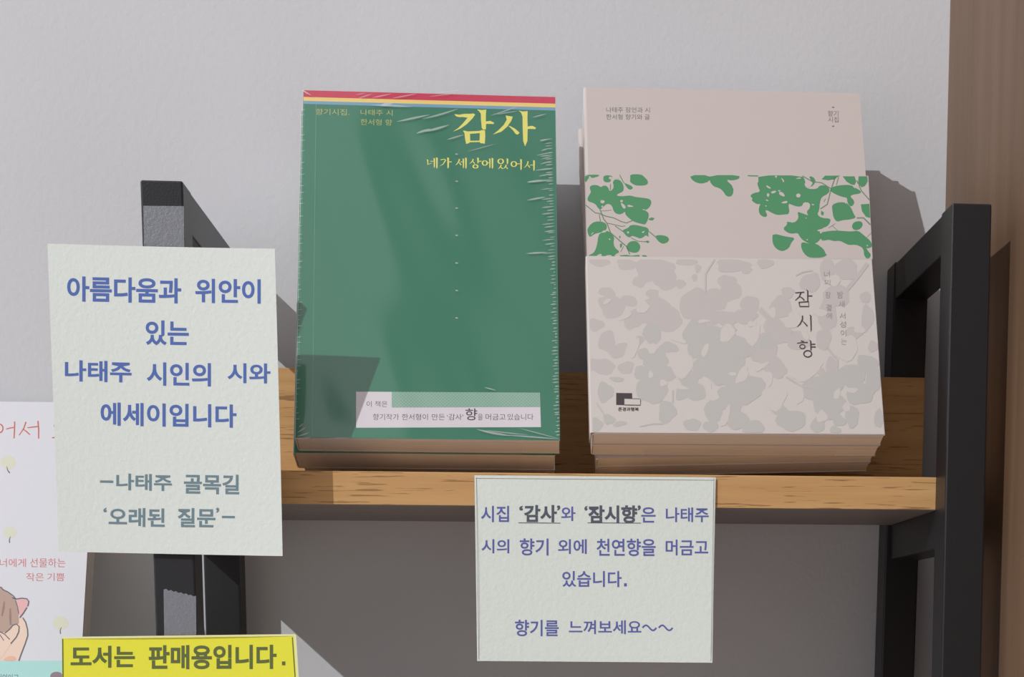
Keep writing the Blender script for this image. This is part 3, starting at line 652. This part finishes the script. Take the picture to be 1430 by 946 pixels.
for ch_, a, b, c, d in (('너', 1150.7, 1158.6, 378.5, 387.2), ('의', 1151, 1159.4, 390.8, 398), ('잠', 1152.8, 1159.8, 407.6, 416.4), ('곁', 1153.8, 1161.2, 425.2, 434), ('에', 1154.2, 1161.8, 437, 445.4),
                        ('밤', 1169.2, 1177.2, 407, 416.4), ('새', 1171.2, 1179.2, 420.2, 429), ('서', 1172.4, 1180.4, 437, 445.6), ('성', 1173, 1181.2, 448.8, 457.4), ('이', 1174, 1181.6, 461, 469.4), ('는', 1174.4, 1182.4, 473, 481.4)):
    text(mb, b4_, ch_, a, b, c, d, 0, -0.006)
facing(mb.build('side_lettering', M_grey2, band))
mb = MB()
mb.add([fw.surf(0.00052)(860.5, 549), fw.surf(0.00052)(882.6, 549.4), fw.surf(0.00052)(882.6, 566), fw.surf(0.00052)(860.5, 565.6)], [(0, 1, 2, 3)], 0)
mb.add([b4_(872, 556.7), b4_(894.6, 557.6), b4_(894.4, 566.2), b4_(872, 565.7)], [(0, 1, 2, 3)], 1)
stroke(mb, fw.surf(0.00060), [(872.2, 556.8), (893, 557.3), (894.5, 558.6), (894.3, 566), (872.2, 565.7)], 0.8, 0)
text(mb, b4_, '존경과행복', 863.2, 891.8, 569, 574.2, 0.004, 0.012)
facing(mb.build('publisher_emblem', [M_black, M_band], band))
# film folded over the feet of the ivory books
foot(fw, (0.0285, 0.1300), 0.0150, 0.0215, 'film_fold', w2, M_flap, 0.0014)

# ---- left book with the drawn cat
yt = -0.022; TRx = U(133.9, 562.5, yt)
lo, hi = -0.16, yt
for _ in range(50):
    mid = (lo + hi) / 2
    if U(117.6, 890, mid).x < TRx.x: lo = mid
    else: hi = mid
# the right edge keeps one x all the way down, so the depth at which it does is where it stands
BRp = U(117.6, 890, lo) if abs(U(117.6, 890, lo).x - TRx.x) < 0.002 else U(117.6, 890, -0.07)
Yl = (TRx - BRp); Xl = Vector((1, 0, 0.004)); Xl.normalize(); Yl = (Yl - Xl * Xl.dot(Yl)).normalized(); Nl = Xl.cross(Yl)
sfoot = (ZC + 0.005 - TRx.z) / Yl.z
BRr = TRx + Yl * sfoot; LW = 0.146; LH = (TRx - BRr).length; LT = 0.0135
m3 = Matrix((Xl, Yl, Nl)).transposed().to_4x4(); m3.translation = BRr - Xl * LW
lb = paperback('picture_book', m3, LW, LH, LT, M_cover3, 'white book with a drawn cat and red lettering at the left edge', 'book')
def lsurf(off):
    P0 = BRr + Nl * off
    return lambda px, py: UP(px, py, P0, Nl)
l1, l2, l3, l4, l5 = (lsurf(0.00003 * i) for i in (1, 2, 3, 4, 5))
k1, o1 = 4.3, (0, 540); k2, o2 = 4.593, (0, 740)
mb = MB()
stroke(mb, l1, ring(-4, 252, 22, 26, 18) + [(18, 252)], 8, 0, k1, o1); stroke(mb, l1, [(36, 256), (60, 250), (82, 246)], [5, 7, 7], 0, k1, o1); stroke(mb, l1, [(88, 210), (87, 260), (84, 312)], [8, 8, 7], 0, k1, o1)
stroke(mb, l1, [(156, 213), (142, 254), (114, 294)], [8, 7, 5], 0, k1, o1); stroke(mb, l1, [(138, 256), (158, 270), (180, 290)], [5, 7, 7], 0, k1, o1); stroke(mb, l1, [(164, 248), (196, 244), (226, 241)], [5, 7, 7], 0, k1, o1); stroke(mb, l1, [(228, 207), (232, 260), (232, 314)], [8, 8, 7], 0, k1, o1)
stroke(mb, l1, ring(352, 236, 26, 22, 18) + [(378, 236)], 8, 0, k1, o1); stroke(mb, l1, [(352, 258), (352, 302)], 7, 0, k1, o1); stroke(mb, l1, [(312, 308), (350, 306), (400, 304)], 7, 0, k1, o1)
facing(mb.build('title_lettering', M_rednote, lb))
mb = MB()
text(mb, l1, '너에게', -0.5, 36.2, 780.4, 792.2, 0.004, 0.0); text(mb, l1, '선물하는', 42, 91.4, 780, 792.6, 0.004, 0.0); text(mb, l1, '작은', 36.6, 61, 800.6, 812, 0.004, 0.0); text(mb, l1, '기쁨', 66, 89.9, 800.6, 811.8, 0.004, 0.0)
facing(mb.build('caption_lettering', M_pinktext, lb))
DM = [M_tree, M_line, M_peach, M_fur, M_pink, M_furdark, M_blush, M_teal, M_mauve]
for cx_, cy2, r in ((11.6, 646, 10.6), (14, 743.6, 9), (85, 870.5, 10.6)):
    mb = MB(); shape(mb, l1, ring(cx_, cy2, r, r * 0.93, 20), 0)
    stroke(mb, l2, [(cx_ - 2 if cy2 < 700 else cx_ + 0.5, cy2 + 6), (cx_ - 1, cy2 + 11), (cx_ + (2 if cy2 < 700 else -0.5), cy2 + 15)], [0.8, 1.3, 1.6], 1)
    facing(mb.build('tree_drawing', DM, lb))
mb = MB()
# hands, cat, band
shape(mb, l1, [(-60, 560), (145, 565), (160, 585), (172, 620), (178, 660), (170, 700), (150, 760), (120, 842), (-60, 842)], 2, k2, o2)
shape(mb, l2, smooth_pts([(-120, 380), (-30, 366), (10, 372), (40, 398), (80, 425), (100, 460), (112, 500), (120, 560), (122, 610), (60, 650), (0, 665), (-120, 660)], 1), 3, k2, o2)
shape(mb, l3, smooth_pts([(100, 452), (140, 440), (178, 444), (184, 478), (160, 525), (124, 566), (112, 505)], 1), 4, k2, o2)
for P in ([(28, 462), (22, 505), (12, 555)], [(66, 505), (66, 560), (68, 612)]): stroke(mb, l3, P, [8, 16, 10], 5, k2, o2)
shape(mb, l3, smooth_pts([(-60, 700), (0, 690), (40, 665), (70, 630), (95, 608), (120, 612), (124, 640), (108, 690), (70, 732), (0, 842), (-60, 842)], 1), 2, k2, o2)
shape(mb, l4, smooth_pts([(18, 842), (30, 825), (60, 810), (95, 812), (106, 842)], 1), 6, k2, o2)
for P, w in (([(-20, 366), (10, 372), (16, 384), (50, 400), (85, 425), (100, 445)], 7), ([(78, 436), (100, 446), (140, 440), (172, 444), (184, 462), (178, 492)], 7), ([(172, 500), (150, 535), (126, 566)], 7), ([(98, 452), (112, 495), (120, 540)], 5), ([(145, 565), (164, 595), (176, 640), (178, 680), (160, 735), (135, 800), (120, 842)], 7),
             ([(30, 665), (62, 640), (82, 614), (105, 606), (122, 622), (120, 655), (104, 690), (68, 732)], 7), ([(0, 655), (30, 672), (62, 705)], 6), ([(-20, 650), (10, 690), (24, 712)], 5)):
    stroke(mb, l5, P, w, 1, k2, o2)
facing(mb.build('cat_drawing', DM, lb)); mb = MB()
mb.add([l1(-120, 923.2), l1(115.2, 923.4), l1(104, 1092), l1(-120, 1092)], [(0, 1, 2, 3)], 7)
shape(mb, l2, smooth_pts([(320, 952), (326, 925), (350, 912), (385, 914), (405, 935), (405, 960)], 1), 8, k2, o2)
shape(mb, l2, ring(370, 975, 46, 26, 16), 4, k2, o2)
text(mb, l2, '나태주 시인이고', -30, 26, 942, 952, 0, 0.0, 1)
facing(mb.build('teal_panel', DM, lb))

# ------------------------------------------------------------------ paper signs and tape
def sheet(name, corners, y, m_, label, bow=0.0, edge=None, thick=0.00025, curl=None):
    """a sheet of paper between four picture corners at depth y, gently bowed"""
    TL, TR, BL, BR = [Vector(c) for c in corners]
    def uv2px(u, v): return (TL * (1 - u) + TR * u) * (1 - v) + (BL * (1 - u) + BR * u) * v
    base = U(*uv2px(0, 0), y); eu = U(*uv2px(1, 0), y) - base; ev = U(*uv2px(0, 1), y) - base
    def disp(p):
        d = p - base; u = d.dot(eu) / eu.length_squared; v = d.dot(ev) / ev.length_squared
        h = curl(u, v) if curl else 0.0
        return Vector((0, -h, 0))
    def surf(off):
        return lambda px, py: (lambda p: p + disp(p) + Vector((0, -off, 0)))(U(px, py, y))
    e = empty(name, Matrix.Translation(base), label, 'sign')
    mb = MB(); n = 24; s0 = surf(0); vs = []
    for b in (0, 1):
        for j in range(n + 1):
            for i in range(n + 1):
                p = uv2px(i / n, j / n); vs.append(s0(p.x, p.y) + Vector((0, b * thick, 0)))
    N1 = (n + 1) ** 2; fs = []
    for j in range(n):
        for i in range(n):
            a = j * (n + 1) + i; fs += [(a, a + n + 1, a + n + 2, a + 1), (N1 + a, N1 + a + 1, N1 + a + n + 2, N1 + a + n + 1)]
    rim = [i for i in range(n + 1)] + [j * (n + 1) + n for j in range(1, n + 1)] + [n * (n + 1) + i for i in range(n - 1, -1, -1)] + [j * (n + 1) for j in range(n - 1, 0, -1)]
    for i in range(len(rim)):
        a, b = rim[i], rim[(i + 1) % len(rim)]; fs.append((a, b, N1 + b, N1 + a))
    mb.add(vs, fs); mb.build('paper_sheet', m_, e, smooth=False)
    return e, surf, uv2px
e1, sf, _ = sheet('paper_sign', ((67, 341), (384.5, 348.5), (83, 771), (396, 777.5)), -D - 0.0014, M_sign, 'tall white sign with blue Korean lettering taped to the left post', curl=lambda u, v: 0.0016 * max(0, v - 0.55) ** 2 * 4 * (0.3 + u) + 0.0012 * (u - 0.45) ** 2 * 4)
p1 = sf(0.00008); b_ = 0.024; sl = 0.018
lines = [([('아름다움과', 94.3, 253.1, 386.2, 421.4), ('위안이', 272.7, 364.6, 389.4, 423.4)], 0), ([('있는', 203.4, 263.7, 447.4, 482)], 0),
         ([('나태주', 91.3, 183.8, 503.4, 533), ('시인의', 204.9, 294.7, 506, 538.6), ('시와', 317.9, 378.2, 507.6, 535.4)], 0), ([('에세이입니다', 140.7, 330.6, 562.2, 594.6)], 0),
         ([('나태주', 162.7, 240.2, 661.6, 685), ('골목길', 257, 334.5, 662.4, 690)], 1), ([('‘', 144.8, 149.6, 709.6, 716), ('오래된', 152.2, 230.5, 709.2, 735.6), ('질문', 248.6, 301.3, 709.8, 736.6), ('’', 302.2, 306.7, 709.6, 716.8)], 1)]
for ws, mi in lines:
    mb = MB()
    for w, a, b, c, d in ws: text(mb, p1, w, a, b, c, d, sl, b_)
    if ws[0][0] == '나태주' and mi: stroke(mb, p1, [(140.1, 673), (158.4, 673.3)], 3.2)
    if ws[0][0] == '‘': stroke(mb, p1, [(310.4, 722.6), (328.6, 722.9)], 3.2)
    facing(mb.build('printed_line', (M_ink_blue, M_ink_teal)[mi], e1))

e2, sf, _ = sheet('paper_sign', ((87, 890), (413, 886), (88.5, 1052), (422.5, 1050)), -D - 0.0014, M_yellow, 'yellow sign with olive Korean lettering at the bottom edge, below the tall white sign', curl=lambda u, v: 0.0008 * (u - 0.5) ** 2 * 4)
p1 = sf(0.00008); mb = MB()
for w, a, b, c, d in (('도서는', 99.2, 188.5, 902.6, 933.2), ('판매용입니다', 207.5, 386.4, 901.6, 935.4)): text(mb, p1, w, a, b, c, d, -0.004, 0.03)
mb.add([p1(394, 924.2), p1(398.8, 924.2), p1(398.8, 929.6), p1(394, 929.6)], [(0, 1, 2, 3)])
facing(mb.build('printed_line', M_ink_olive, e2))
mb = MB()
stroke(mb, p1, [(87.8, 891.4), (412, 887.5)], 2.6, 0); stroke(mb, p1, [(412.2, 887), (416.2, 950), (421.6, 1049)], 3.2, 0)
stroke(mb, p1, [(408.6, 890.5), (412.6, 950), (418, 1049)], 1.4, 1); stroke(mb, p1, [(88.2, 892), (89.6, 1050)], 1.6, 1)
facing(mb.build('sheet_margin', [M_yedge, M_ink_olive], e2))

e3, sf, _ = sheet('paper_sign', ((662.5, 664), (999.5, 667), (666.5, 923.5), (994, 926)), SF - 0.0012, M_sign, 'small white sign with blue Korean lettering hanging from the oak shelf edge', curl=lambda u, v: 0.0030 * max(0, v - 0.3) ** 2 + 0.0010 * (u - 0.5) ** 2 * 4 * v)
p1 = sf(0.00008)
L3 = [[('시집', 671.7, 710.8, 706.8, 729.6, 0), ('‘', 725.1, 730.2, 706.6, 713.5, 1), ('감사', 731.8, 777.6, 705.6, 729.8, 1), ('’', 777.8, 782.4, 706.2, 713.5, 1), ('와', 783.6, 803.6, 707.8, 728, 0), ('‘', 816, 820.4, 706.8, 713.5, 1), ('잠시향', 821.3, 889.8, 706, 731, 1), ('’', 890.4, 894.8, 706.2, 713.5, 1), ('은', 895.4, 915.5, 708.8, 730.2, 0), ('나태주', 929.8, 989.6, 709, 729.6, 0)],
      [('시의', 672.4, 711.1, 753.4, 773.2, 0), ('향기', 725.8, 765.9, 752.3, 776.2, 0), ('외에', 779.2, 819.3, 753.4, 774, 0), ('천연향을', 833, 915.5, 752.6, 777, 0), ('머금고', 929.5, 988.9, 754, 776.2, 0)],
      [('있습니다', 785.2, 868, 797.8, 820.2, 0)], [('향기를', 719.1, 780.2, 866, 889, 0), ('느껴보세요', 794.3, 895.4, 866.6, 886, 0)]]
for i, ws in enumerate(L3):
    mb = MB()
    for w, a, b, c, d, mi in ws: text(mb, p1, w, a, b, c, d, 0.002, 0.034 if mi else 0.016, mi)
    if i == 0:
        for a, b in ((724, 782.8), (820.6, 895)): stroke(mb, p1, [(a, 730.6), (b, 731)], 1.0, 1)
    if i == 2: mb.add([p1(871.4, 815), p1(875.2, 815), p1(875.2, 819.4), p1(871.4, 819.4)], [(0, 1, 2, 3)])
    if i == 3:
        for x in (897, 919.6):
            P = [(x + 19.4 * q / 12, 877.3 - 3.6 * math.sin(2 * math.pi * q / 12)) for q in range(13)]; stroke(mb, p1, P, 2.3)
    facing(mb.build('printed_line', [M_ink_violet, M_ink_dark], e3))
mb = MB(); stroke(mb, p1, [(664.6, 668.4), (997.6, 671.0)], 0.6); stroke(mb, p1, [(997, 668), (992, 924)], 0.5); stroke(mb, p1, [(665.4, 667), (669, 922)], 0.5)
facing(mb.build('sheet_margin', M_grey, e3))

def tape(px, label, jag=False):
    TL, TR, BL, BR = px; y = -D - 0.0004
    mb = MB(); pts = []
    if jag:
        n = 13
        for i in range(n + 1):
            t_ = i / n; pts.append((TL[0] + (TR[0] - TL[0]) * t_, TL[1] + (TR[1] - TL[1]) * t_ + (0 if i % 2 else 1.6)))
    else: pts = [TL, TR]
    pts = pts + [BR, BL]; P = [U(x, yy, y) for x, yy in pts]; n = len(P); Q = [p + Vector((0, 0.0002, 0)) for p in P]
    mb.v = []; mb.poly(P); k0 = len(mb.v); mb.poly(Q)
    mb.add(P + Q, [(i, (i + 1) % n, n + (i + 1) % n, n + i) for i in range(n)])
    return tag(mb.build('tape', M_tape), label, 'tape')
tape(((200, 287.5), (256.6, 288), (201.5, 352), (257.5, 352)), 'translucent tape on the left post, above the tall white sign')
tape(((228.4, 822), (273.6, 832.5), (229.4, 894), (274.2, 894)), 'translucent tape with a torn edge holding the top of the yellow sign', True)
